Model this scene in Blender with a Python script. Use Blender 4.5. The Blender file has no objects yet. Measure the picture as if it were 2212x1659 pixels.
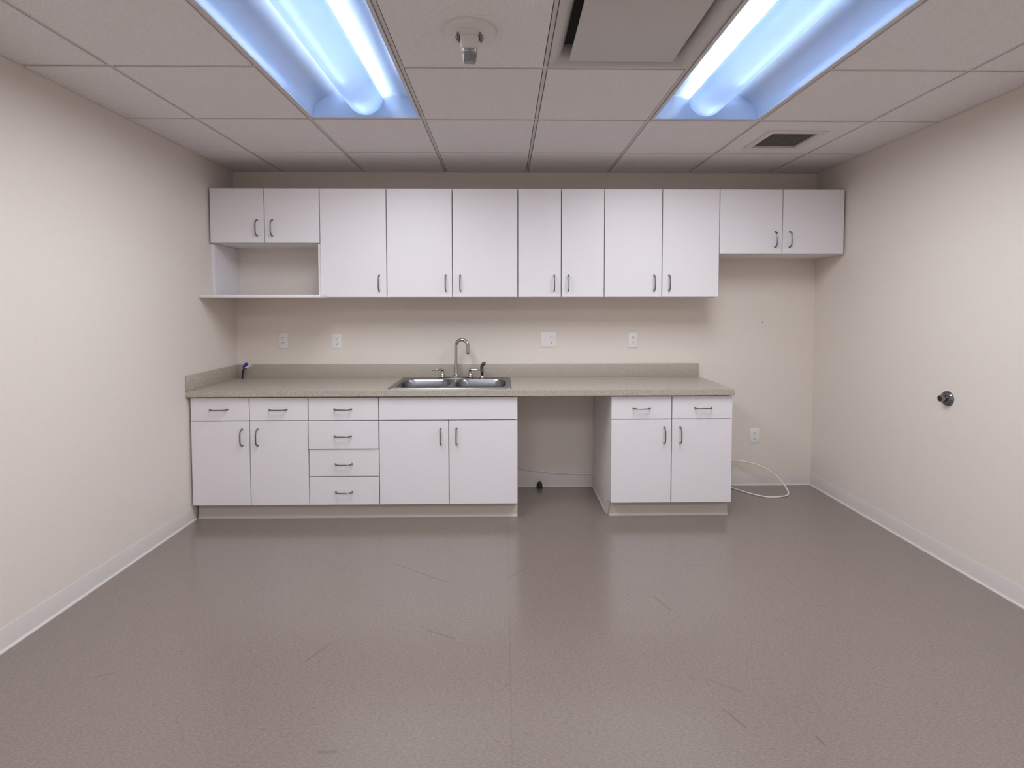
import bpy, bmesh, math
from mathutils import Vector, Matrix

SC = bpy.context.scene
COL = SC.collection
PI = math.pi

# ------------------------------------------------------------------ dimensions (metres)
XL, XR, H, YB = -2.0415, 2.3628, 2.394, -5.30     # left wall, right wall, ceiling height, rear wall
S, GX, GY = 0.6096, 0.1554, -0.4998               # ceiling module and its offset
YU = -0.355                                       # front of the wall cabinets
YD = -0.630                                       # front of the base cabinets
ZC = 0.852                                        # worktop height

# ------------------------------------------------------------------ materials
def new_mat(name):
    m = bpy.data.materials.new(name); m.use_nodes = True
    nt = m.node_tree
    return m, nt, nt.nodes['Principled BSDF']

def mat(name, col, rough=.5, metal=0., bump=None, spec=None, vary=None):
    m, nt, b = new_mat(name)
    b.inputs['Base Color'].default_value = (*col, 1)
    b.inputs['Roughness'].default_value = rough
    b.inputs['Metallic'].default_value = metal
    if spec is not None: b.inputs['Specular IOR Level'].default_value = spec
    tc = nt.nodes.new('ShaderNodeTexCoord')
    if vary:
        sc, amt = vary
        n = nt.nodes.new('ShaderNodeTexNoise'); n.inputs['Scale'].default_value = sc; n.inputs['Detail'].default_value = 4
        nt.links.new(tc.outputs['Object'], n.inputs['Vector'])
        mx = nt.nodes.new('ShaderNodeMix'); mx.data_type = 'RGBA'
        mx.inputs['A'].default_value = (*[c*(1-amt) for c in col], 1)
        mx.inputs['B'].default_value = (*[min(1, c*(1+amt)) for c in col], 1)
        r = nt.nodes.new('ShaderNodeMapRange'); r.inputs['From Min'].default_value = .3; r.inputs['From Max'].default_value = .7
        nt.links.new(n.outputs['Fac'], r.inputs['Value']); nt.links.new(r.outputs['Result'], mx.inputs['Factor'])
        nt.links.new(mx.outputs['Result'], b.inputs['Base Color'])
    if bump:
        sc, st, dist = bump
        n = nt.nodes.new('ShaderNodeTexNoise'); n.inputs['Scale'].default_value = sc; n.inputs['Detail'].default_value = 3
        nt.links.new(tc.outputs['Object'], n.inputs['Vector'])
        bp = nt.nodes.new('ShaderNodeBump'); bp.inputs['Strength'].default_value = st; bp.inputs['Distance'].default_value = dist
        nt.links.new(n.outputs['Fac'], bp.inputs['Height']); nt.links.new(bp.outputs['Normal'], b.inputs['Normal'])
    return m

M = {}
M['wall'] = mat('cream_wall_paint', (.752, .676, .615), .6, bump=(160, .25, .002), vary=(300, .03))
M['tile'] = mat('ceiling_tile_fibre', (.78, .74, .74), .9, bump=(220, .5, .003), vary=(260, .10))
M['bar'] = mat('ceiling_bar_paint', (.60, .57, .56), .5)
M['plenum'] = mat('plenum_dark', (.10, .09, .08), .9)
M['cab'] = mat('white_melamine', (.765, .725, .745), .42, vary=(500, .015))
M['cabside'] = mat('white_melamine_carcass', (.76, .72, .71), .5)
M['nickel'] = mat('dull_nickel', (.22, .21, .205), .34, 1.)
M['steel'] = mat('brushed_steel', (.25, .25, .265), .28, 1.)
M['steeldeck'] = mat('satin_steel_deck', (.25, .245, .24), .36, 1.)
M['chrome'] = mat('chrome', (.46, .45, .45), .09, 1.)
M['darkchrome'] = mat('dark_chrome', (.22, .22, .23), .16, 1.)
M['black'] = mat('black_rubber', (.012, .011, .011), .5)
M['slot'] = mat('socket_slot_dark', (.05, .045, .04), .7)
M['plate'] = mat('white_plate_plastic', (.82, .785, .775), .35)
M['cove'] = mat('rubber_cove_base', (.65, .597, .565), .42)
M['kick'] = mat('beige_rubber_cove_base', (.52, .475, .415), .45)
M['cable'] = mat('cream_cable_jacket', (.82, .74, .66), .45)
M['blue'] = mat('blue_plastic', (.035, .02, .25), .35)
M['whiteclip'] = mat('white_clip_plastic', (.85, .83, .84), .35)
M['alarm'] = mat('alarm_white_plastic', (.70, .66, .64), .45)
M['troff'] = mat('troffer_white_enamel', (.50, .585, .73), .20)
M['frame'] = mat('light_frame_enamel', (.62, .60, .61), .4)
M['diff'] = mat('diffuser_painted_steel', (.56, .53, .515), .5)
M['grille'] = mat('grey_grille', (.16, .152, .138), .7)
M['grillehole'] = mat('grille_shaft', (.045, .042, .038), .9)

def laminate():
    m, nt, b = new_mat('grey_beige_laminate')
    tc = nt.nodes.new('ShaderNodeTexCoord')
    n = nt.nodes.new('ShaderNodeTexNoise'); n.inputs['Scale'].default_value = 210; n.inputs['Detail'].default_value = 5
    nt.links.new(tc.outputs['Object'], n.inputs['Vector'])
    cr = nt.nodes.new('ShaderNodeValToRGB')
    cr.color_ramp.elements[0].position = .36; cr.color_ramp.elements[0].color = (.315, .272, .228, 1)
    cr.color_ramp.elements[1].position = .66; cr.color_ramp.elements[1].color = (.55, .485, .415, 1)
    nt.links.new(n.outputs['Fac'], cr.inputs['Fac']); nt.links.new(cr.outputs['Color'], b.inputs['Base Color'])
    b.inputs['Roughness'].default_value = .33
    return m
M['lam'] = laminate()

def floor_mat():
    m, nt, b = new_mat('brown_grey_vinyl')
    N, L = nt.nodes.new, nt.links.new
    tc = N('ShaderNodeTexCoord')
    def noise(scale, det, vec):
        n = N('ShaderNodeTexNoise'); n.inputs['Scale'].default_value = scale; n.inputs['Detail'].default_value = det
        L(vec, n.inputs['Vector']); return n.outputs['Fac']
    mp = N('ShaderNodeMapping'); mp.inputs['Scale'].default_value = (1, 2.6, 1)      # streaky chips run along x
    L(tc.outputs['Object'], mp.inputs['Vector'])
    fine = noise(85, 6, mp.outputs['Vector'])
    cr = N('ShaderNodeValToRGB')
    for e, (p, c) in zip(cr.color_ramp.elements, ((.25, (.160, .122, .102, 1)), (.78, (.262, .207, .179, 1)))):
        e.position = p; e.color = c
    L(fine, cr.inputs['Fac'])
    # darker flecks
    mp2 = N('ShaderNodeMapping'); mp2.inputs['Scale'].default_value = (1, 3.2, 1); mp2.inputs['Location'].default_value = (3, 7, 0)
    L(tc.outputs['Object'], mp2.inputs['Vector'])
    fl = noise(30, 8, mp2.outputs['Vector'])
    mr = N('ShaderNodeMapRange'); mr.inputs['From Min'].default_value = .63; mr.inputs['From Max'].default_value = .72
    mr.inputs['To Max'].default_value = .45
    L(fl, mr.inputs['Value'])
    mx = N('ShaderNodeMix'); mx.data_type = 'RGBA'; mx.inputs['B'].default_value = (.085, .067, .06, 1)
    L(mr.outputs['Result'], mx.inputs['Factor']); L(cr.outputs['Color'], mx.inputs['A'])
    # light flecks
    fl2 = noise(38, 7, mp.outputs['Vector'])
    mr2 = N('ShaderNodeMapRange'); mr2.inputs['From Min'].default_value = .66; mr2.inputs['From Max'].default_value = .76
    mr2.inputs['To Max'].default_value = .35
    L(fl2, mr2.inputs['Value'])
    mx2 = N('ShaderNodeMix'); mx2.data_type = 'RGBA'; mx2.inputs['B'].default_value = (.27, .23, .21, 1)
    L(mr2.outputs['Result'], mx2.inputs['Factor']); L(mx.outputs['Result'], mx2.inputs['A'])
    # scuff marks: distance to a few short segments on the floor
    sep = N('ShaderNodeSeparateXYZ'); L(tc.outputs['Object'], sep.inputs[0])
    flat = N('ShaderNodeCombineXYZ'); L(sep.outputs[0], flat.inputs[0]); L(sep.outputs[1], flat.inputs[1])
    def mth(op, a, bb=None):
        n = N('ShaderNodeMath'); n.operation = op
        for i, v in enumerate((a, bb)):
            if v is None: continue
            if isinstance(v, (int, float)): n.inputs[i].default_value = v
            else: L(v, n.inputs[i])
        return n.outputs[0]
    def vm(op, a, bb):
        n = N('ShaderNodeVectorMath'); n.operation = op
        for i, v in enumerate((a, bb)):
            if isinstance(v, tuple): n.inputs[i].default_value = v
            else: L(v, n.inputs[i])
        return n
    acc = None
    def add_mark(d, w, amt):
        nonlocal acc
        r = N('ShaderNodeMapRange'); r.inputs['From Min'].default_value = w*.3; r.inputs['From Max'].default_value = w
        r.inputs['To Min'].default_value = amt; r.inputs['To Max'].default_value = 0
        L(d, r.inputs['Value'])
        acc = r.outputs['Result'] if acc is None else mth('MAXIMUM', acc, r.outputs['Result'])
    for (ax, ay, bx, by, w, amt) in SCUFFS:
        ab = (bx-ax, by-ay, 0); ll = ab[0]**2+ab[1]**2
        pa = vm('SUBTRACT', flat.outputs[0], (ax, ay, 0)).outputs['Vector']
        dt = vm('DOT_PRODUCT', pa, ab).outputs['Value']
        t = N('ShaderNodeClamp'); L(mth('DIVIDE', dt, ll), t.inputs['Value'])
        pr = N('ShaderNodeVectorMath'); pr.operation = 'SCALE'; pr.inputs[0].default_value = ab; L(t.outputs[0], pr.inputs['Scale'])
        ds = vm('DISTANCE', pa, pr.outputs['Vector']).outputs['Value']
        add_mark(ds, w, amt)
    # sheet seams
    for sx in (0.0,):
        add_mark(mth('ABSOLUTE', mth('SUBTRACT', sep.outputs[0], sx)), .0035, .22)
    add_mark(mth('ABSOLUTE', mth('SUBTRACT', sep.outputs[1], -.545)), .003, .18)
    mx3 = N('ShaderNodeMix'); mx3.data_type = 'RGBA'; mx3.inputs['B'].default_value = (.085, .06, .05, 1)
    L(acc, mx3.inputs['Factor']); L(mx2.outputs['Result'], mx3.inputs['A'])
    L(mx3.outputs['Result'], b.inputs['Base Color'])
    rg = N('ShaderNodeMapRange'); rg.inputs['To Min'].default_value = .36; rg.inputs['To Max'].default_value = .52
    L(noise(7, 5, tc.outputs['Object']), rg.inputs['Value']); L(rg.outputs['Result'], b.inputs['Roughness'])
    b.inputs['Specular IOR Level'].default_value = .5
    b.inputs['Coat Weight'].default_value = 1.0; b.inputs['Coat Roughness'].default_value = .19; b.inputs['Coat IOR'].default_value = 1.55
    bp = N('ShaderNodeBump'); bp.inputs['Strength'].default_value = .12; bp.inputs['Distance'].default_value = .002
    L(noise(60, 5, mp.outputs['Vector']), bp.inputs['Height']); L(bp.outputs['Normal'], b.inputs['Normal'])
    return m
SCUFFS = [(-.62, -1.20, -.31, -1.40, .005, .55), (.00, -1.36, .11, -1.25, .005, .5),
          (-.35, -1.79, -.23, -1.85, .005, .55), (-.80, -1.98, -.735, -1.87, .005, .5),
          (.69, -1.55, .735, -1.66, .006, .5), (.73, -2.25, .77, -2.33, .006, .45), (.90, -1.25, 1.06, -1.245, .004, .3),
          (-.55, -2.40, -.60, -2.40, .008, .4), (.98, -2.37, .985, -2.40, .006, .6), (-.29, -2.53, -.286, -2.545, .008, .7),
          (.30, -2.75, .28, -2.9, .006, .35), (-1.55, -2.05, -1.50, -2.03, .005, .4), (.72, -2.1, .83, -2.17, .005, .3)]
M['floor'] = floor_mat()

def emissive(name, col, strength):
    m, nt, b = new_mat(name)
    b.inputs['Base Color'].default_value = (.9, .9, .9, 1)
    b.inputs['Emission Color'].default_value = (*col, 1); b.inputs['Emission Strength'].default_value = strength
    return m
M['tube'] = emissive('fluorescent_tube_glow', (.78, .89, 1.0), 17.0)
M['hotspot'] = emissive('added_hotspot_glow', (.78, .89, 1.0), 46.0)  # added glow for the bright patches on the basket

def basket_mat():
    m, nt, b = new_mat('translucent_lamp_basket')
    b.inputs['Base Color'].default_value = (.42, .48, .60, 1); b.inputs['Roughness'].default_value = .25
    t = nt.nodes.new('ShaderNodeBsdfTranslucent'); t.inputs['Color'].default_value = (.72, .82, .95, 1)
    mx = nt.nodes.new('ShaderNodeMixShader'); mx.inputs[0].default_value = .26
    out = nt.nodes['Material Output']
    nt.links.new(b.outputs[0], mx.inputs[1]); nt.links.new(t.outputs[0], mx.inputs[2]); nt.links.new(mx.outputs[0], out.inputs['Surface'])
    return m
M['basket'] = basket_mat()

def lens_mat():
    m, nt, b = new_mat('clear_strobe_lens')
    b.inputs['Base Color'].default_value = (.92, .93, .95, 1); b.inputs['Roughness'].default_value = .05
    b.inputs['Transmission Weight'].default_value = .9; b.inputs['IOR'].default_value = 1.45
    return m
M['lens'] = lens_mat()

# ------------------------------------------------------------------ mesh helpers
def box(bm, x0, x1, y0, y1, z0, z1, bev=0., seg=2):
    vs = [bm.verts.new((x, y, z)) for z in (z0, z1) for y in (y0, y1) for x in (x0, x1)]
    fs = [bm.faces.new([vs[i] for i in q]) for q in ((0,2,3,1),(4,5,7,6),(0,1,5,4),(2,6,7,3),(0,4,6,2),(1,3,7,5))]
    if bev:
        es = list({e for f in fs for e in f.edges})
        bmesh.ops.bevel(bm, geom=es, offset=bev, segments=seg, affect='EDGES', profile=.5)

def sweep(bm, path, rad, n=12, cap=True, squash=1.):
    pts = [Vector(p) for p in path]; k = len(pts)
    rads = rad if isinstance(rad, (list, tuple)) else [rad]*k
    tang = [(pts[min(i+1, k-1)]-pts[max(i-1, 0)]).normalized() for i in range(k)]
    u = tang[0].orthogonal().normalized(); rings = []
    for i in range(k):
        u = (u - tang[i]*u.dot(tang[i])).normalized(); v = tang[i].cross(u)
        rings.append([bm.verts.new(pts[i]+(u*math.cos(a)+v*math.sin(a)*squash)*rads[i]) for a in (2*PI*j/n for j in range(n))])
    for a, b in zip(rings, rings[1:]):
        for j in range(n): bm.faces.new((a[j], a[(j+1) % n], b[(j+1) % n], b[j])).smooth = True
    if cap:
        bm.faces.new(rings[0][::-1]); bm.faces.new(rings[-1])

def lathe(bm, prof, centre, axis='Z', n=32):
    """prof: (radius, height) pairs; axis the lathe axis"""
    c = Vector(centre); rings = []
    ax = {'Z': (Vector((1,0,0)), Vector((0,1,0)), Vector((0,0,1))),
          'X': (Vector((0,1,0)), Vector((0,0,1)), Vector((1,0,0))),
          'Y': (Vector((0,0,1)), Vector((1,0,0)), Vector((0,1,0)))}[axis]
    for r, h in prof:
        rings.append([bm.verts.new(c+(ax[0]*math.cos(a)+ax[1]*math.sin(a))*max(r, 1e-5)+ax[2]*h) for a in (2*PI*j/n for j in range(n))])
    for a, b in zip(rings, rings[1:]):
        for j in range(n): bm.faces.new((a[j], a[(j+1) % n], b[(j+1) % n], b[j])).smooth = True
    bm.faces.new(rings[0][::-1]); bm.faces.new(rings[-1])

def extrude_profile(bm, prof, a, b, place, caps=True):
    """closed profile of 2D points swept straight from a to b; place(u, v, t) -> xyz"""
    ra = [bm.verts.new(place(u, v, a)) for u, v in prof]; rb = [bm.verts.new(place(u, v, b)) for u, v in prof]
    n = len(prof)
    for j in range(n): bm.faces.new((ra[j], ra[(j+1) % n], rb[(j+1) % n], rb[j]))
    if caps: bm.faces.new(ra[::-1]); bm.faces.new(rb)

def smooth_curve(pts, per=8):
    P = [Vector(p) for p in pts]; P = [2*P[0]-P[1]]+P+[2*P[-1]-P[-2]]; out = []
    for i in range(1, len(P)-2):
        for s in range(per):
            t = s/per; a, b, c, d = P[i-1:i+3]
            out.append(.5*((2*b)+(c-a)*t+(2*a-5*b+4*c-d)*t*t+(3*b-a-3*c+d)*t**3))
    return out+[P[-2]]

def link(name, bm, m, parent=None, origin=(0, 0, 0), sharp=30):
    bmesh.ops.recalc_face_normals(bm, faces=bm.faces)
    o = Vector(origin)
    for v in bm.verts: v.co -= o
    me = bpy.data.meshes.new(name); bm.to_mesh(me); bm.free()
    me.materials.append(m)
    ob = bpy.data.objects.new(name, me); COL.objects.link(ob)
    if parent is None: ob.location = o
    else: ob.parent = parent
    for p in me.polygons: p.use_smooth = True
    me.set_sharp_from_angle(angle=math.radians(sharp))
    return ob

ORI = {}
def thing(name, label, cat, loc, group=None):
    o = bpy.data.objects.new(name, None); COL.objects.link(o); o.location = loc; o.empty_display_size = .05
    o['label'] = label; o['category'] = cat
    if group: o['group'] = group
    ORI[o] = Vector(loc); return o

def part(name, m, parent, build, label=None, sharp=30):
    bm = bmesh.new(); build(bm)
    o = link(name, bm, m, parent, ORI[parent], sharp); ORI[o] = ORI[parent]
    if label: o['label'] = label
    return o

def structure(name, m, build, parent=None, sharp=30):
    bm = bmesh.new(); build(bm)
    o = link(name, bm, m, parent, (0, 0, 0), sharp); ORI[o] = Vector((0, 0, 0))
    o['kind'] = 'structure'; return o

def single(name, m, label, cat, origin, build, group=None, sharp=30):
    bm = bmesh.new(); build(bm)
    o = link(name, bm, m, None, origin, sharp); ORI[o] = Vector(origin)
    o['label'] = label; o['category'] = cat
    if group: o['group'] = group
    return o

# ------------------------------------------------------------------ room shell
T = .12
structure('floor', M['floor'], lambda bm: box(bm, XL-T, XR+T, YB-T, T, -.10, 0))
wb = structure('wall_back', M['wall'], lambda bm: box(bm, XL-T, XR+T, 0, T, 0, H+.25))
structure('wall_left', M['wall'], lambda bm: box(bm, XL-T, XL, YB, 0, 0, H+.25))
structure('wall_right', M['wall'], lambda bm: box(bm, XR, XR+T, YB, 0, 0, H+.25))
structure('wall_rear', M['wall'], lambda bm: box(bm, XL-T, XR+T, YB-T, YB, 0, H+.25))
structure('nail_hole', M['slot'], lambda bm: lathe(bm, [(.004, 0), (.004, .003), (.001, .004)], (1.965, .0, 1.2625), 'Y', 10), wb)
ORI[wb] = Vector((0, 0, 0))
wb.children[0].scale = (1, -1, 1)

# ceiling: dropped tiles in a recessed bar grid
xs = [XL]+[GX+i*S for i in range(-3, 4)]+[XR]
ys = [0.]+[GY-j*S for j in range(0, 8)]
ys = [y for y in ys if y > YB]+[YB]
GAP = .011
LIGHT_CELLS = {(-2, 2), (-2, 3), (1, 2), (1, 3), (-2, 6), (-2, 7), (1, 6), (1, 7)}
def cells():
    for a in range(len(xs)-1):
        for b in range(len(ys)-1):
            yield a-4, b, xs[a], xs[a+1], ys[b+1], ys[b]
DIFF_CELL, VENT_CELL = (0, 3), (2, 1)
VX0, VX1, VY0, VY1 = 1.545, 1.815, -.922, -.660
def build_tiles(bm):
    for i, j, x0, x1, y0, y1 in cells():
        if (i, j) in LIGHT_CELLS or (i, j) == DIFF_CELL: continue
        a0 = x0+(GAP if i > -4 else .002); a1 = x1-(GAP if i < 3 else .002)
        b1 = y1-(GAP if j > 0 else .002); b0 = y0+(GAP if y0 > YB+.01 else .002)
        if (i, j) == VENT_CELL:
            box(bm, a0, VX0, b0, b1, H, H+.018); box(bm, VX1, a1, b0, b1, H, H+.018)
            box(bm, VX0, VX1, b0, VY0, H, H+.018); box(bm, VX0, VX1, VY1, b1, H, H+.018)
        else:
            box(bm, a0, a1, b0, b1, H, H+.018, .003, 1)
ceil = structure('ceiling', M['tile'], build_tiles)
def build_bars(bm):
    w = .0075
    for x in xs[1:-1]: box(bm, x-w, x+w, YB, 0, H+.005, H+.03)
    for j, y in enumerate(ys[1:-1]):
        for a in range(len(xs)-1):
            if (a-4, j) in LIGHT_CELLS and (a-4, j+1) in LIGHT_CELLS: continue
            box(bm, xs[a]+(w if a else 0), xs[a+1]-(w if a < len(xs)-2 else 0), y-w, y+w, H+.005, H+.03)
structure('ceiling_grid', M['bar'], build_bars, ceil)
structure('ceiling_deck', M['plenum'], lambda bm: box(bm, XL-T, XR+T, YB-T, T, H+.25, H+.30), ceil)

# rubber cove base along the walls (thin, with a flared toe)
COVE = [(0, 0), (.014, 0), (.0135, .003), (.006, .010), (.0035, .022), (.003, .091), (.0015, .094), (0, .094)]
structure('baseboard_left', M['cove'], lambda bm: extrude_profile(bm, COVE, YB, -.582, lambda u, v, t: (XL+u, t, v)))
structure('baseboard_right', M['cove'], lambda bm: extrude_profile(bm, COVE, YB, 0, lambda u, v, t: (XR-u, t, v)))
def back_base(bm):
    extrude_profile(bm, COVE, 1.478, XR, lambda u, v, t: (t, -u, v))
    extrude_profile(bm, COVE, .080, .657, lambda u, v, t: (t, -u, v))
structure('baseboard_back', M['cove'], back_base)

# ------------------------------------------------------------------ handles and doors
def pull(bm, c, length, vertical, y):
    """arched bar pull on a front at depth y"""
    h, d, r = length/2, .030, .0042
    prof = [(-h, 0), (-h+.001, .010), (-h+.007, .022), (-h+.018, d), (-h*.4, d+.002), (0, d+.0025), (h*.4, d+.002), (h-.018, d), (h-.007, .022), (h-.001, .010), (h, 0)]
    pts = [(c[0], y-q, c[1]+s) if vertical else (c[0]+s, y-q, c[1]) for s, q in prof]
    sweep(bm, smooth_curve(pts, 3), r, 10)
    for s in (-h, h):
        ctr = (c[0], y, c[1]+s) if vertical else (c[0]+s, y, c[1])
        lathe(bm, [(.0062, 0), (.0062, -.003), (.0045, -.005)], ctr, 'Y', 12)

G = .0027
def front(name, parent, x0, x1, z0, z1, y, handle=None, th=.019):
    d = part(name, M['cab'], parent, lambda bm: box(bm, x0+G, x1-G, y, y+th, z0+G, z1-G, .0012, 1))
    if handle:
        hx, hz, ln, vert = handle
        part('handle', M['nickel'], d, lambda bm: pull(bm, (hx, hz), ln, vert, y))
    return d

# ------------------------------------------------------------------ wall cabinets
UT = 2.197
GU = 'white wall cabinets along the back wall'
def carcass(bm, a, b, y0, y1, z0, z1, open_top=False):
    """a hollow cabinet box: two sides, floor, back and (unless a sink hangs in it) a top"""
    p = .018
    box(bm, a, a+p, y0, y1, z0, z1); box(bm, b-p, b, y0, y1, z0, z1)
    box(bm, a+p, b-p, y0, y1, z0, z0+p); box(bm, a+p, b-p, y1-p, y1, z0+p, z1-p)
    if not open_top: box(bm, a+p, b-p, y0, y1, z1-p, z1)
    else: box(bm, a+p, b-p, y0, y0+.012, z1-.06, z1)
def wall_cabinet(label, x0, x1, z0, doors, cat='cabinet'):
    t = thing('wall_cabinet', label, cat, ((x0+x1)/2, 0, z0), GU)
    part('body', M['cabside'], t, lambda bm: carcass(bm, x0+.0006, x1-.0006, YU+.032, -.001, z0, UT))
    for a, b, h in doors: front('door', t, a, b, z0, UT, YU, h)
    return t
hz_s, hz_t = 1.924, 1.549
wall_cabinet('short white double-door wall cabinet above the open shelf by the left wall', -2.029, -1.283, 1.823,
             [(-2.029, -1.659, (-1.707, hz_s, .107, True)), (-1.659, -1.283, (-1.604, hz_s, .107, True))])
wall_cabinet('tall white single-door wall cabinet just right of the open shelf', -1.283, -.828, 1.449,
             [(-1.283, -.828, (-.880, hz_t, .107, True))])
wall_cabinet('wide white double-door wall cabinet directly above the sink', -.828, .075, 1.449,
             [(-.828, -.376, (-.423, hz_t, .107, True)), (-.376, .075, (-.323, hz_t, .107, True))])
wall_cabinet('narrowest white double-door wall cabinet, above the switch and outlet plate', .075, .675, 1.449,
             [(.075, .376, (.327, hz_t, .107, True)), (.376, .675, (.426, hz_t, .107, True))])
wall_cabinet('tall white double-door wall cabinet beside the short one at the right wall', .675, 1.476, 1.449,
             [(.675, 1.077, (1.022, hz_t, .107, True)), (1.077, 1.476, (1.126, hz_t, .107, True))])
wall_cabinet('short white double-door wall cabinet hung at the right wall', 1.476, 2.349, 1.748,
             [(1.476, 1.916, (1.864, 1.851, .104, True)), (1.916, 2.349, (1.966, 1.851, .104, True))])

sh = thing('open_shelf', 'white open shelf niche under the short left wall cabinet', 'shelf', (-1.66, 0, 1.447))
part('shelf_board', M['cab'], sh, lambda bm: box(bm, XL+.001, -1.283, -.486, -.001, 1.447, 1.467, .002))
part('board_return', M['cab'], sh, lambda bm: box(bm, -1.283, -1.238, -.486, YU-.003, 1.447, 1.467, .002))
part('side_panel', M['cab'], sh, lambda bm: box(bm, -2.034, -2.016, -.330, -.001, 1.467, 1.822, .001, 1))
part('filler_strip', M['cab'], sh, lambda bm: box(bm, XL+.001, -2.0345, -.331, -.315, 1.467, 1.822))
part('edge_panel', M['cab'], sh, lambda bm: box(bm, -1.300, -1.2845, YU+.012, -.001, 1.467, 1.822, .001, 1))

# ------------------------------------------------------------------ base cabinets
BT, BB = .806, .104
GB = 'white base cabinets under the worktop'
def base_cabinet(label, x0, x1, open_top=False):
    t = thing('base_cabinet', label, 'cabinet', ((x0+x1)/2, -.3, 0), GB)
    part('body', M['cabside'], t, lambda bm: carcass(bm, x0+.0006, x1-.0006, YD+.032, -.024, BB, .8115, open_top))
    part('toe_kick', M['cabside'], t, lambda bm: box(bm, x0+.0006, x1-.0006, -.562, -.024, 0, BB))
    return t
b1 = base_cabinet('white base cabinet with two drawers over two doors beside the left wall', -2.028, -1.279)
front('drawer', b1, -2.028, -1.654, .655, BT, YD, (-1.846, .729, .108, False))
front('drawer', b1, -1.654, -1.279, .655, BT, YD, (-1.469, .728, .108, False))
front('door', b1, -2.028, -1.654, BB, .655, YD, (-1.701, .549, .105, True))
front('door', b1, -1.654, -1.279, BB, .655, YD, (-1.602, .549, .105, True))
b2 = base_cabinet('white base cabinet with a bank of four drawers left of the sink cabinet', -1.279, -.828)
front('drawer', b2, -1.279, -.828, .655, BT, YD, (-1.057, .729, .108, False))
front('drawer', b2, -1.2785, -.828, .471, .655, YD-.007, (-1.057, .557, .106, False), .026)
front('drawer', b2, -1.279, -.828, .290, .471, YD, (-1.055, .374, .106, False))
front('drawer', b2, -1.279, -.828, BB, .290, YD, (-1.055, .191, .106, False))
b3 = base_cabinet('wide white double-door base cabinet under the sink', -.828, .067, True)
front('false_front', b3, -.828, .067, .655, BT, YD)
front('door', b3, -.828, -.379, BB, .655, YD, (-.431, .548, .105, True))
front('door', b3, -.379, .067, BB, .655, YD, (-.329, .549, .105, True))
b4 = base_cabinet('white base cabinet with two drawers over two doors standing right of the open gap', .671, 1.465)
front('drawer', b4, .671, 1.067, .655, BT, YD, (.870, .728, .108, False))
front('drawer', b4, 1.067, 1.465, .655, BT, YD, (1.271, .729, .108, False))
front('door', b4, .671, 1.067, BB, .655, YD, (1.018, .549, .103, True))
front('door', b4, 1.067, 1.465, BB, .655, YD, (1.123, .549, .103, True))

# cove base on the toe kicks
KICK = [(0, 0), (.018, 0), (.0175, .004), (.008, .013), (.005, .026), (.0045, .092), (.003, .096), (0, .096)]
def kick_left(bm):
    extrude_profile(bm, KICK, XL+.015, .0655, lambda u, v, t: (t, -.5625-u, v))
structure('baseboard_left_cabinets', M['kick'], kick_left)
def kick_right(bm):
    extrude_profile(bm, KICK, .668, 1.4655, lambda u, v, t: (t, -.5625-u, v))
    # sprung return at the gap end of the strip
    extrude_profile(bm, [(.655, .0), (.660, .0), (.6685, .094), (.664, .108)], -.585, -.565, lambda u, v, t: (u, t, v))
structure('baseboard_right_cabinet', M['kick'], kick_right)
structure('baseboard_gap', M['cove'], lambda bm: extrude_profile(bm, COVE, -.535, -.016, lambda u, v, t: (.6705-u, t, v)))

# filler strip between the left wall and the first base cabinet
structure('trim_1', M['cabside'], lambda bm: box(bm, XL, -2.0285, -.600, -.024, .1, .8115))
structure('trim_2', M['cabside'], lambda bm: box(bm, XL, -2.030, -.325, -.001, 1.8235, UT))
structure('trim_3', M['cabside'], lambda bm: box(bm, 2.350, XR, -.325, -.001, 1.748, UT))

# ------------------------------------------------------------------ worktop
SX0, SX1, SY0, SY1 = -.778, .027, -.604, -.085          # sink outline
WX1, WF = 1.466, -.655
wt = thing('worktop', 'grey-beige speckled laminate worktop spanning the base cabinets', 'worktop', (-.3, -.33, .812))
def slab(bm):
    z0, z1 = ZC-.040, ZC
    ix0, ix1, iy0, iy1 = SX0+.02, SX1-.02, SY0+.02, SY1-.02
    outer = [(XL+.0005, WF), (WX1, WF), (WX1, -.0005), (XL+.0005, -.0005)]
    inner = [(ix0, iy0), (ix1, iy0), (ix1, iy1), (ix0, iy1)]
    V = {}
    for nm, pts in (('o', outer), ('i', inner)):
        for z in (z0, z1): V[nm, z] = [bm.verts.new((x, y, z)) for x, y in pts]
    for k in range(4):
        n = (k+1) % 4
        bm.faces.new((V['o', z1][k], V['o', z1][n], V['i', z1][n], V['i', z1][k]))
        bm.faces.new((V['o', z0][n], V['o', z0][k], V['i', z0][k], V['i', z0][n]))
        bm.faces.new((V['o', z0][k], V['o', z0][n], V['o', z1][n], V['o', z1][k]))
        bm.faces.new((V['i', z1][k], V['i', z1][n], V['i', z0][n], V['i', z0][k]))
    bm.edges.ensure_lookup_table()
    es = [e for e in bm.edges if all(abs(v.co.y-WF) < 1e-6 for v in e.verts) and abs(e.verts[0].co.z-e.verts[1].co.z) < 1e-6]
    bmesh.ops.bevel(bm, geom=es, offset=.003, segments=2, affect='EDGES')
part('slab', M['lam'], wt, slab)
part('backsplash', M['lam'], wt, lambda bm: box(bm, XL+.0005, WX1+.004, -.0205, -.0005, ZC, .951, .0015))
part('side_splash', M['lam'], wt, lambda bm: box(bm, XL+.0005, XL+.0205, WF, -.0205, ZC, .951, .0015))

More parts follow.
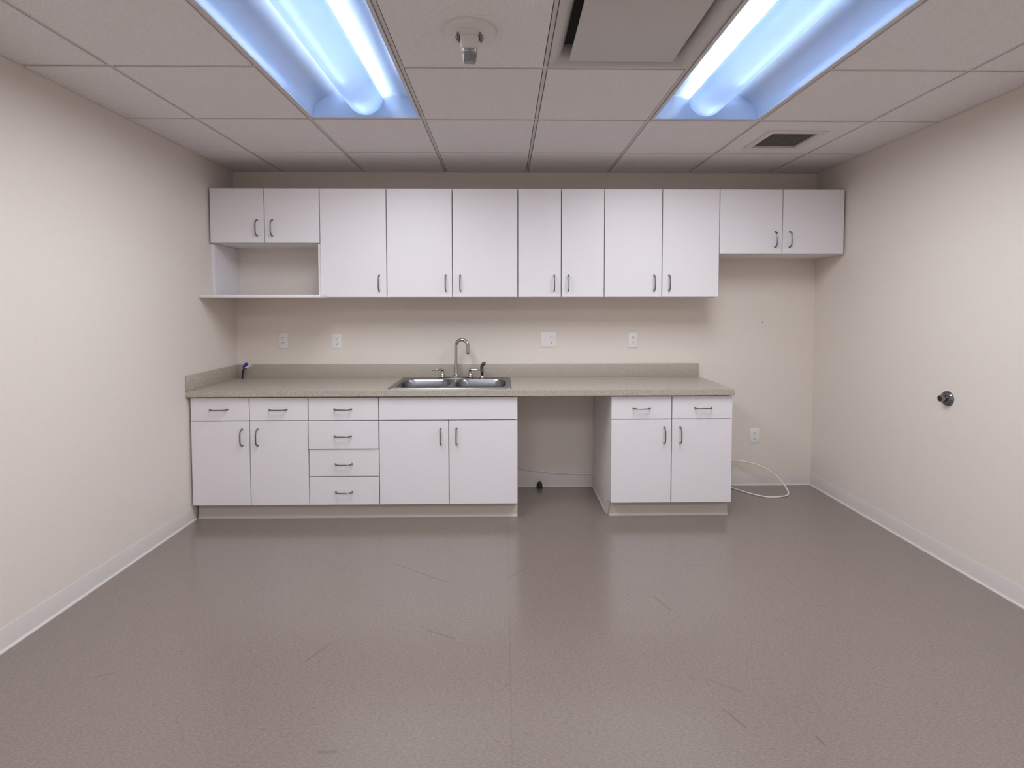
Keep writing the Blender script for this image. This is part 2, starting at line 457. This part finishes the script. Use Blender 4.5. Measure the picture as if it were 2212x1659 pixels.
# ------------------------------------------------------------------ sink
sk = thing('sink', 'stainless steel double-bowl sink set into the worktop', 'sink', ((SX0+SX1)/2, (SY0+SY1)/2, ZC))
def rrect(x0, x1, y0, y1, r, n=8):
    pts = []
    for cx, cy, a0 in ((x1-r, y1-r, 0), (x0+r, y1-r, PI/2), (x0+r, y0+r, PI), (x1-r, y0+r, 3*PI/2)):
        pts += [(cx+r*math.cos(a0+PI/2*k/n), cy+r*math.sin(a0+PI/2*k/n)) for k in range(n+1)]
    return pts
BYF, BYB = SY0+.035, SY1-.105
XM = (SX0+SX1)/2
bowls = [(SX0+.035, XM-.014), (XM+.014, SX1-.035)]
def deck(bm):
    zt = ZC+.0065
    def loop(pts, z): return [bm.verts.new((x, y, z)) for x, y in pts]
    def wall_between(a, b):
        for k in range(len(a)): bm.faces.new((a[k], a[(k+1) % len(a)], b[(k+1) % len(a)], b[k]))
    o0 = loop(rrect(SX0, SX1, SY0, SY1, .02), ZC+.0005)
    o1 = loop(rrect(SX0+.003, SX1-.003, SY0+.003, SY1-.003, .019), zt)
    o2 = loop(rrect(SX0+.010, SX1-.010, SY0+.010, SY1-.010, .016), zt-.0015)
    wall_between(o0, o1); wall_between(o1, o2)
    rims = []
    for bx0, bx1 in bowls:
        rims.append(loop(rrect(bx0, bx1, BYF, BYB, .085), zt-.0015))
    es = []
    for lp in [o2]+rims:
        for k in range(len(lp)):
            a, b = lp[k], lp[(k+1) % len(lp)]
            es.append(bm.edges.get((a, b)) or bm.edges.new((a, b)))
    bmesh.ops.triangle_fill(bm, use_beauty=True, use_dissolve=False, edges=es)
part('sink_deck', M['steeldeck'], sk, deck, sharp=40)
for bx0, bx1 in bowls:
    def bowl(bm):
        prev = None
        for inset, z in ((0, ZC+.005), (.002, ZC+.001), (.006, ZC-.008), (.010, ZC-.05), (.016, ZC-.11), (.026, ZC-.14), (.045, ZC-.155), (.075, ZC-.16)):
            r = max(.085-inset*.6, .03)
            cur = [bm.verts.new((x, y, z)) for x, y in rrect(bx0+inset, bx1-inset, BYF+inset, BYB-inset, r)]
            if prev:
                for k in range(len(cur)): bm.faces.new((prev[k], prev[(k+1) % len(cur)], cur[(k+1) % len(cur)], cur[k]))
            prev = cur
        bm.faces.new(prev)
    bo = part('bowl', M['steel'], sk, bowl, sharp=60)
    part('drain', M['darkchrome'], bo, lambda bm: lathe(bm, [(.045, 0), (.045, .003), (.036, .004), (.03, .001), (.001, .001)], ((bx0+bx1)/2, (BYF+BYB)/2, ZC-.1598), 'Z', 24))

# ------------------------------------------------------------------ faucet
FY, FZ = -.128, ZC+.0055
FX = -.376
fa = thing('faucet', 'chrome gooseneck kitchen faucet with two lever handles behind the sink', 'faucet', (FX, FY, FZ))
def deckplate(bm):
    pts0 = rrect(FX-.128, FX+.128, FY-.030, FY+.030, .0295)
    pts1 = rrect(FX-.120, FX+.120, FY-.022, FY+.022, .0215)
    a = [bm.verts.new((x, y, FZ)) for x, y in pts0]; b = [bm.verts.new((x, y, FZ+.008)) for x, y in pts0]; c = [bm.verts.new((x, y, FZ+.014)) for x, y in pts1]
    for p, q in ((a, b), (b, c)):
        for k in range(len(p)): bm.faces.new((p[k], p[(k+1) % len(p)], q[(k+1) % len(p)], q[k]))
    bm.faces.new(c); bm.faces.new(a[::-1])
part('deck_plate', M['chrome'], fa, deckplate)
def spout(bm):
    pts = [(FX, FY, FZ+.012), (FX, FY, FZ+.05), (FX-.001, FY, FZ+.12), (FX, FY, FZ+.20)]
    cx, cz, rx, rz = FX+.0445, FZ+.238, .0445, .048
    pts += [(cx-rx*math.cos(a), FY-.012*(1-math.cos(a))/2, cz+rz*math.sin(a)) for a in (PI*k/14 for k in range(15))]
    pts += [(FX+.0895, FY-.012, FZ+.21), (FX+.090, FY-.012, FZ+.192)]
    pts = smooth_curve(pts, 3); n = len(pts)
    rad = []
    for i, p in enumerate(pts):
        z = p.z-FZ
        r = .0118
        if p.x < FX+.02 and z < .13: r = .0118+.0072*max(0, (.13-z)/.13)
        rad.append(r)
    sweep(bm, pts, rad, 16)
sp = part('spout', M['chrome'], fa, spout, sharp=60)
part('aerator', M['darkchrome'], sp, lambda bm: lathe(bm, [(.0124, 0), (.0124, -.008), (.009, -.011), (.001, -.011)], (FX+.090, FY-.012, FZ+.192), 'Z', 18))
part('spout_collar', M['chrome'], fa, lambda bm: lathe(bm, [(.026, .010), (.025, .016), (.0195, .028), (.018, .034)], (FX, FY, FZ), 'Z', 24))
for s, hx in ((-1, FX-.100), (1, FX+.104)):
    hb = part('handle', M['chrome'], fa, lambda bm: lathe(bm, [(.023, .010), (.0225, .018), (.016, .032), (.0105, .046), (.0095, .054), (.0105, .058), (.012, .064), (.0105, .071), (.004, .075)], (hx, FY, FZ), 'Z', 24))
    def lever(bm):
        z = FZ+.064
        pts = [(hx+s*.006, FY-.002, z), (hx+s*.022, FY-.004, z+.001), (hx+s*.045, FY-.007, z+.001), (hx+s*.058, FY-.009, z), (hx+s*.064, FY-.010, z), (hx+s*.070, FY-.011, z), (hx+s*.075, FY-.0115, z)]
        sweep(bm, pts, [.0065, .006, .0068, .005, .0072, .0072, .003], 12)
    part('lever', M['chrome'], hb, lever, sharp=60)

PX, PY = -.182, -.128
spr = thing('side_sprayer', 'small chrome side sprayer standing right of the faucet', 'sprayer', (PX, PY, FZ))
part('holder', M['chrome'], spr, lambda bm: lathe(bm, [(.0215, 0), (.021, .006), (.016, .012), (.0145, .02)], (PX, PY, FZ), 'Z', 24))
def wand(bm):
    pts = [(PX, PY, FZ+.014), (PX-.001, PY, FZ+.04), (PX-.003, PY, FZ+.075), (PX-.001, PY-.002, FZ+.092), (PX+.006, PY-.008, FZ+.104), (PX+.016, PY-.014, FZ+.111), (PX+.022, PY-.017, FZ+.112)]
    sweep(bm, smooth_curve(pts, 4), [.011]*4+[.0125]*8+[.0135]*8+[.012]*5, 16)
wd = part('wand', M['darkchrome'], spr, wand, sharp=50)

# ------------------------------------------------------------------ tube with blue cap in the worktop corner
tb = thing('water_line', 'thin black tube with a blue cap sticking up from the worktop corner', 'tube', (-1.966, -.080, ZC))
part('tube', M['black'], tb, lambda bm: sweep(bm, smooth_curve([(-1.966, -.080, ZC), (-1.965, -.080, ZC+.03), (-1.960, -.081, ZC+.058), (-1.950, -.083, ZC+.080), (-1.945, -.084, ZC+.088)], 5), .0062, 12))
part('cap', M['blue'], tb, lambda bm: sweep(bm, [(-1.949, -.083, ZC+.080), (-1.947, -.0835, ZC+.083), (-1.930, -.086, ZC+.108), (-1.926, -.0865, ZC+.113), (-1.924, -.087, ZC+.115)], [.011, .0155, .0165, .0135, .006], 16))
def clip(bm):
    sweep(bm, smooth_curve([(-1.938, -.100, ZC+.084), (-1.924, -.102, ZC+.088), (-1.914, -.100, ZC+.100), (-1.912, -.098, ZC+.106)], 4), .0036, 8)
    sweep(bm, smooth_curve([(-1.914, -.100, ZC+.092), (-1.913, -.100, ZC+.080)], 3), .0032, 8)
    sweep(bm, smooth_curve([(-1.908, -.095, ZC+.102), (-1.898, -.094, ZC+.112), (-1.884, -.094, ZC+.112)], 4), .003, 8)
    sweep(bm, smooth_curve([(-1.905, -.095, ZC+.102), (-1.896, -.094, ZC+.094), (-1.886, -.094, ZC+.099)], 4), .003, 8)
part('clip', M['whiteclip'], tb, clip)

# ------------------------------------------------------------------ outlets
GO = 'white wall plates on the back wall'
def outlet(label, x, z, w=.070, h=.116, gangs=('duplex',)):
    t = thing('wall_outlet', label, 'outlet', (x, 0, z), GO)
    part('plate', M['plate'], t, lambda bm: box(bm, x-w/2, x+w/2, -.006, -.0002, z-h/2, z+h/2, .0025))
    n = len(gangs)
    for k, g in enumerate(gangs):
        gx = x+(k-(n-1)/2)*.046
        if g == 'duplex':
            for dz in (.0195, -.0195):
                def rec(bm):
                    pts = [(gx+.0165*max(-1, min(1, 1.15*math.cos(a))), z+dz+.0145*math.sin(a)) for a in (2*PI*q/24 for q in range(24))]
                    extrude_profile(bm, pts, -.0062, -.0078, lambda u, v, tt: (u, tt, v))
                r = part('receptacle', M['plate'], t, rec)
                def slots(bm):
                    for sx in (-.0062, .0062): box(bm, gx+sx-.0013, gx+sx+.0013, -.0083, -.0076, z+dz, z+dz+.0085)
                    lathe(bm, [(.0029, -.0083), (.0029, -.0076)], (gx, 0, z+dz-.0068), 'Y', 12)
                part('slots', M['slot'], r, slots, 'dark plug slots')
        else:
            r = part('switch', M['plate'], t, lambda bm: box(bm, gx-.0055, gx+.0055, -.008, -.0061, z-.0125, z+.0125, .0005, 1))
            def tog(bm):
                sweep(bm, [(gx, -.006, z), (gx, -.012, z+.004), (gx, -.017, z+.007)], [.0045, .004, .0032], 8)
            part('toggle', M['plate'], r, tog)
    return t
outlet('white duplex outlet on the wall under the open shelf', -1.692, 1.131)
outlet('white duplex outlet between the open shelf side and the faucet', -1.288, 1.127)
outlet('wide white plate with a switch beside an outlet, right of the faucet', .317, 1.135, .116, .116, ('switch', 'duplex'))
outlet('white duplex outlet nearest the right end of the splash', .965, 1.129)
outlet('low white duplex outlet right of the base cabinets above the cable loop', 1.916, .389)

# ------------------------------------------------------------------ pipe fitting on the right wall
pf = thing('pipe_fitting', 'small chrome pipe fitting sticking out of the right wall', 'pipe fitting', (XR, -1.226, .889))
part('flange', M['darkchrome'], pf, lambda bm: lathe(bm, [(.040, .0006), (.0395, -.006), (.034, -.013), (.024, -.017), (.018, -.018)], (XR, -1.226, .889), 'X', 32))
part('stub', M['darkchrome'], pf, lambda bm: lathe(bm, [(.0175, -.017), (.0175, -.043), (.013, -.044), (.012, -.038)], (XR, -1.226, .889), 'X', 24))
part('bore', M['black'], pf, lambda bm: lathe(bm, [(.0128, -.036), (.0128, -.0445), (.001, -.0445)], (XR, -1.226, .889), 'X', 20))

# ------------------------------------------------------------------ black stub standing in for a baseboard notch, and the cable
single('notch_stub', M['black'], 'short black stub standing in for the baseboard notch in the gap under the worktop', 'pipe', (.250, -.030, 0),
       lambda bm: lathe(bm, [(.022, 0), (.0205, .020), (.018, .034), (.012, .044), (.004, .049)], (.250, -.030, 0), 'Z', 20))
CR = .0052
def cable(bm):
    p = [(.085, -.0065, .150), (.16, -.0065, .133), (.25, -.0075, .121), (.375, -.0085, .108), (.50, -.0085, .101), (.64, -.0085, .099), (.80, -.0095, .101), (1.0, -.0095, .120), (1.25, -.0095, .16),
         (1.50, -.012, .196), (1.66, -.020, .203), (1.78, -.042, .203), (1.88, -.075, .190), (1.97, -.110, .155), (2.03, -.140, .105), (2.062, -.172, .060), (2.071, -.202, .030), (2.064, -.228, .013), (2.036, -.251, CR+.001),
         (1.985, -.268, CR), (1.90, -.275, CR), (1.83, -.235, CR), (1.76, -.150, CR), (1.70, -.060, CR), (1.66, -.022, CR), (1.60, -.0185, CR)]
    sweep(bm, smooth_curve(p, 6), CR, 10)
single('cable', M['cable'], 'cream cable running along the gap and looping on the floor right of the cabinets', 'cable', (1.9, -.2, 0), cable)

# ------------------------------------------------------------------ ceiling lights
def troffer(label, ci, y1, group, watts):
    x0, x1 = GX+ci*S+.010, GX+(ci+1)*S-.010
    y1 = y1-.010; y0 = y1-2*S+.020
    cx, cy = (x0+x1)/2, (y0+y1)/2
    t = thing('ceiling_light', label, 'ceiling light', (cx, cy, H), group)
    fw, zb = .014, H-.001
    def frame(bm):
        box(bm, x0, x1, y1-fw, y1, zb, H+.02); box(bm, x0, x1, y0, y0+fw, zb, H+.02)
        box(bm, x0, x0+fw, y0+fw, y1-fw, zb, H+.02); box(bm, x1-fw, x1, y0+fw, y1-fw, zb, H+.02)
    part('frame', M['frame'], t, frame)
    a = (x1-x0)/2-fw
    def refl(bm):
        n = 40; inner = [(cx-a*math.cos(PI*k/n), H+.008+.140*math.sin(PI*k/n)**.8) for k in range(n+1)]
        A = [bm.verts.new((x, y0+fw, z)) for x, z in inner]; B = [bm.verts.new((x, y1-fw, z)) for x, z in inner]
        for k in range(n): bm.faces.new((A[k], A[k+1], B[k+1], B[k]))
        top = H+.165
        C2 = [bm.verts.new((x, y, z)) for x, z in ((cx-a-.004, H+.008), (cx-a-.004, top), (cx+a+.004, top), (cx+a+.004, H+.008)) for y in (y0+fw, y1-fw)]
        bm.faces.new((C2[0], C2[1], C2[3], C2[2])); bm.faces.new((C2[2], C2[3], C2[5], C2[4])); bm.faces.new((C2[4], C2[5], C2[7], C2[6]))
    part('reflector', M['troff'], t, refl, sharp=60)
    for ya, yb in ((y0+fw+.001, y0+fw+.003), (y1-fw-.003, y1-fw-.001)):
        part('end_plate', M['troff'], t, lambda bm: box(bm, x0+fw+.0005, x1-fw-.0005, ya, yb, H, H+.165))
    br, bz = .094, H+.104
    def basket(bm):
        n = 28; yy = (y0+fw+.004, y1-fw-.004)
        ring = [[bm.verts.new((cx+r*math.cos(PI+PI*k/n), y, bz+r*.96*math.sin(PI+PI*k/n))) for k in range(n+1)] for y in yy for r in (br, br-.002)]
        for (p, q) in ((ring[0], ring[2]), (ring[3], ring[1])):
            for k in range(n): bm.faces.new((p[k], p[k+1], q[k+1], q[k]))
        for p, q in ((ring[0], ring[1]), (ring[2], ring[3])):
            for k in range(n): bm.faces.new((p[k], p[k+1], q[k+1], q[k]))
        for k in (0, n): bm.faces.new((ring[0][k], ring[2][k], ring[3][k], ring[1][k]))
    part('basket', M['basket'], t, basket, sharp=60)
    for dx in (-.042, .042):
        part('tube', M['tube'], t, lambda bm: sweep(bm, [(cx+dx, y0+fw+.012, bz-.020), (cx+dx, y1-fw-.012, bz-.020)], .0127, 14))
    for ya, yb in ((y1-fw-.15, y1-fw-.03), (y0+fw+.03, y1-fw-.40)):  # added glowing segments, spaced to make bright patches on the basket
        part('tube', M['hotspot'], t, lambda bm: sweep(bm, [(cx, ya, bz-.070), (cx, yb, bz-.070)], .008, 14))
    # the light the fixture throws into the room
    ld = bpy.data.lights.new('troffer_light', 'AREA'); ld.shape = 'RECTANGLE'
    ld.size, ld.size_y = x1-x0-2*fw-.01, y1-y0-2*fw-.01
    ld.energy = watts; ld.color = (.905, .95, 1.0); ld.spread = math.radians(175)
    lo = bpy.data.objects.new('troffer_light', ld); COL.objects.link(lo)
    lo.location = (cx, cy, H-.004)
    return t
GL = 'recessed fluorescent ceiling lights'
troffer('lit recessed ceiling light left of the round ceiling alarm', -2, GY-S, GL, 27)
troffer('lit recessed ceiling light right of the square air diffuser', 1, GY-S, GL, 27)
troffer('added unseen recessed fill light behind the camera, left of the room', -2, GY-5*S, GL, 25)  # this pair is added out of view to light the foreground
troffer('added unseen recessed fill light behind the camera, right of the room', 1, GY-5*S, GL, 25)

# ------------------------------------------------------------------ air diffuser, exhaust grille, alarm
dx0, dx1, dy1 = GX+.010, GX+S-.010, GY-2*S-.010
dy0 = dy1-S+.020
df = thing('air_diffuser', 'square plaque air diffuser in the ceiling between alarm and right light', 'air diffuser', ((dx0+dx1)/2, (dy0+dy1)/2, H))
def bowlframe(bm):
    prev = None
    for ins, z in ((0, H+.012), (0, H-.001), (.016, H-.001), (.022, H+.002), (.034, H+.012), (.046, H+.022), (.056, H+.042), (.061, H+.060), (.061, H+.072)):
        cur = [bm.verts.new(p) for p in ((dx0+ins, dy0+ins, z), (dx1-ins, dy0+ins, z), (dx1-ins, dy1-ins, z), (dx0+ins, dy1-ins, z))]
        if prev:
            for k in range(4): bm.faces.new((prev[k], prev[(k+1) % 4], cur[(k+1) % 4], cur[k]))
        prev = cur
    bm.faces.new(prev)
part('bowl_frame', M['diff'], df, bowlframe, sharp=50)
part('neck_shade', M['grillehole'], df, lambda bm: box(bm, dx0+.060, dx1-.060, dy0+.060, dy1-.060, H+.068, H+.071))  # dark sheet standing in for the shade up behind the plaque
part('plaque', M['diff'], df, lambda bm: box(bm, .247, .675, -2.245, -1.790, H-.002, H+.006, .0015))
for hx in (.30, .62):
    for hy in (-1.86, -2.17):
        part('hanger', M['diff'], df, lambda bm: box(bm, hx-.006, hx+.006, hy-.006, hy+.006, H+.006, H+.0675))

eg = thing('exhaust_grille', 'small square dark exhaust grille in the ceiling near the right wall', 'air vent', ((VX0+VX1)/2, (VY0+VY1)/2, H))
def egframe(bm):
    o, z0, z1 = .038, H-.007, H-.0002
    box(bm, VX0-o, VX1+o, VY1, VY1+o, z0, z1, .002, 1); box(bm, VX0-o, VX1+o, VY0-o, VY0, z0, z1, .002, 1)
    box(bm, VX0-o, VX0, VY0, VY1, z0, z1, .002, 1); box(bm, VX1, VX1+o, VY0, VY1, z0, z1, .002, 1)
part('frame', M['alarm'], eg, egframe)
part('duct', M['grillehole'], eg, lambda bm: box(bm, VX0, VX1, VY0, VY1, H+.0195, H+.05))
def crate(bm):
    n = 18
    for k in range(n+1):
        x = VX0+(VX1-VX0)*k/n; y = VY0+(VY1-VY0)*k/n
        box(bm, max(VX0, x-.0016), min(VX1, x+.0016), VY0, VY1, H+.004, H+.016)
        box(bm, VX0, VX1, max(VY0, y-.0016), min(VY1, y+.0016), H+.0042, H+.0158)
part('grille', M['grille'], eg, crate)

AX, AY = -.147, -2.015
al = thing('ceiling_alarm', 'round white ceiling alarm with a clear strobe lens', 'alarm', (AX, AY, H))
part('base', M['alarm'], al, lambda bm: lathe(bm, [(.098, 0), (.098, -.006), (.092, -.015), (.078, -.019), (.070, -.0205), (.066, -.0195), (.060, -.021), (.055, -.0198), (.050, -.0213), (.045, -.020), (.040, -.0217), (.001, -.022)], (AX, AY, H), 'Z', 48))
for mid in (0, PI):
    def sounder(bm):
        for r in (.038, .044, .050):
            sweep(bm, [(AX+r*math.cos(mid+a), AY+r*math.sin(mid+a), H-.0222) for a in (-.6+1.2*k/10 for k in range(11))], .0013 if r > .04 else .0022, 6)
        for a in (-PI/4, PI/4):
            lathe(bm, [(.003, 0), (.003, -.0012)], (AX+.056*math.cos(mid+a), AY+.050*math.sin(mid+a), H-.0212), 'Z', 10)
    part('sounder_slots', M['slot'], al, sounder)
def strobe_body(bm):
    prev = None
    for z, hx, hy in ((H-.020, .033, .024), (H-.045, .032, .022), (H-.066, .031, .020), (H-.068, .029, .018)):
        cur = [bm.verts.new((AX+x, AY-.004+y, z)) for x, y in rrect(-hx, hx, -hy, hy, .006, 3)]
        if prev:
            for k in range(len(cur)): bm.faces.new((prev[k], prev[(k+1) % len(cur)], cur[(k+1) % len(cur)], cur[k]))
        else: bm.faces.new(cur)
        prev = cur
    bm.faces.new(prev)
sb = part('strobe_housing', M['alarm'], al, strobe_body)
def lens(bm):
    prev = None
    for z, hx, hy in ((H-.0685, .0275, .017), (H-.085, .0265, .016), (H-.102, .0245, .0145), (H-.112, .0225, .013), (H-.116, .019, .010)):
        cur = [bm.verts.new((AX+x, AY-.004+y, z)) for x, y in rrect(-hx, hx, -hy, hy, .006, 3)]
        if prev:
            for k in range(len(cur)): bm.faces.new((prev[k], prev[(k+1) % len(cur)], cur[(k+1) % len(cur)], cur[k]))
        else: bm.faces.new(cur)
        prev = cur
    bm.faces.new(prev)
ln = part('strobe_lens', M['lens'], sb, lens)
def flash(bm):
    sweep(bm, [(AX, AY-.004, H-.070), (AX, AY-.004, H-.100)], .0045, 10)
    box(bm, AX-.018, AX+.018, AY+.003, AY+.006, H-.104, H-.070)
part('flash_tube', M['steel'], sb, flash)

# ------------------------------------------------------------------ camera
cam = bpy.data.cameras.new('camera'); co = bpy.data.objects.new('camera', cam); COL.objects.link(co)
f, cyo, cz, cxx, cd, yaw, pitch, roll = 1128.93, -120.65, 1.3794, -.0235, 3.9801, .016, .0393, .0011
cam.sensor_fit = 'HORIZONTAL'; cam.sensor_width = 36; cam.lens = 36*f/2212
cam.shift_y = cyo/2212
fw = Vector((math.sin(yaw)*math.cos(pitch), math.cos(yaw)*math.cos(pitch), -math.sin(pitch)))
rt = Vector((math.cos(yaw), -math.sin(yaw), 0)); dn = fw.cross(rt)
r2 = math.cos(roll)*rt+math.sin(roll)*dn; d2 = -math.sin(roll)*rt+math.cos(roll)*dn
Mx = Matrix((r2, -d2, -fw)).transposed().to_4x4(); Mx.translation = (cxx, -cd, cz)
co.matrix_world = Mx
cam.clip_start = .05
SC.camera = co

# ------------------------------------------------------------------ world and view
w = bpy.data.worlds.new('world'); SC.world = w; w.use_nodes = True
w.node_tree.nodes['Background'].inputs['Color'].default_value = (0, 0, 0, 1)
SC.view_settings.view_transform = 'Standard'; SC.view_settings.look = 'None'
SC.view_settings.gamma = 1; SC.view_settings.use_curve_mapping = False
SC.view_settings.exposure = -0.02
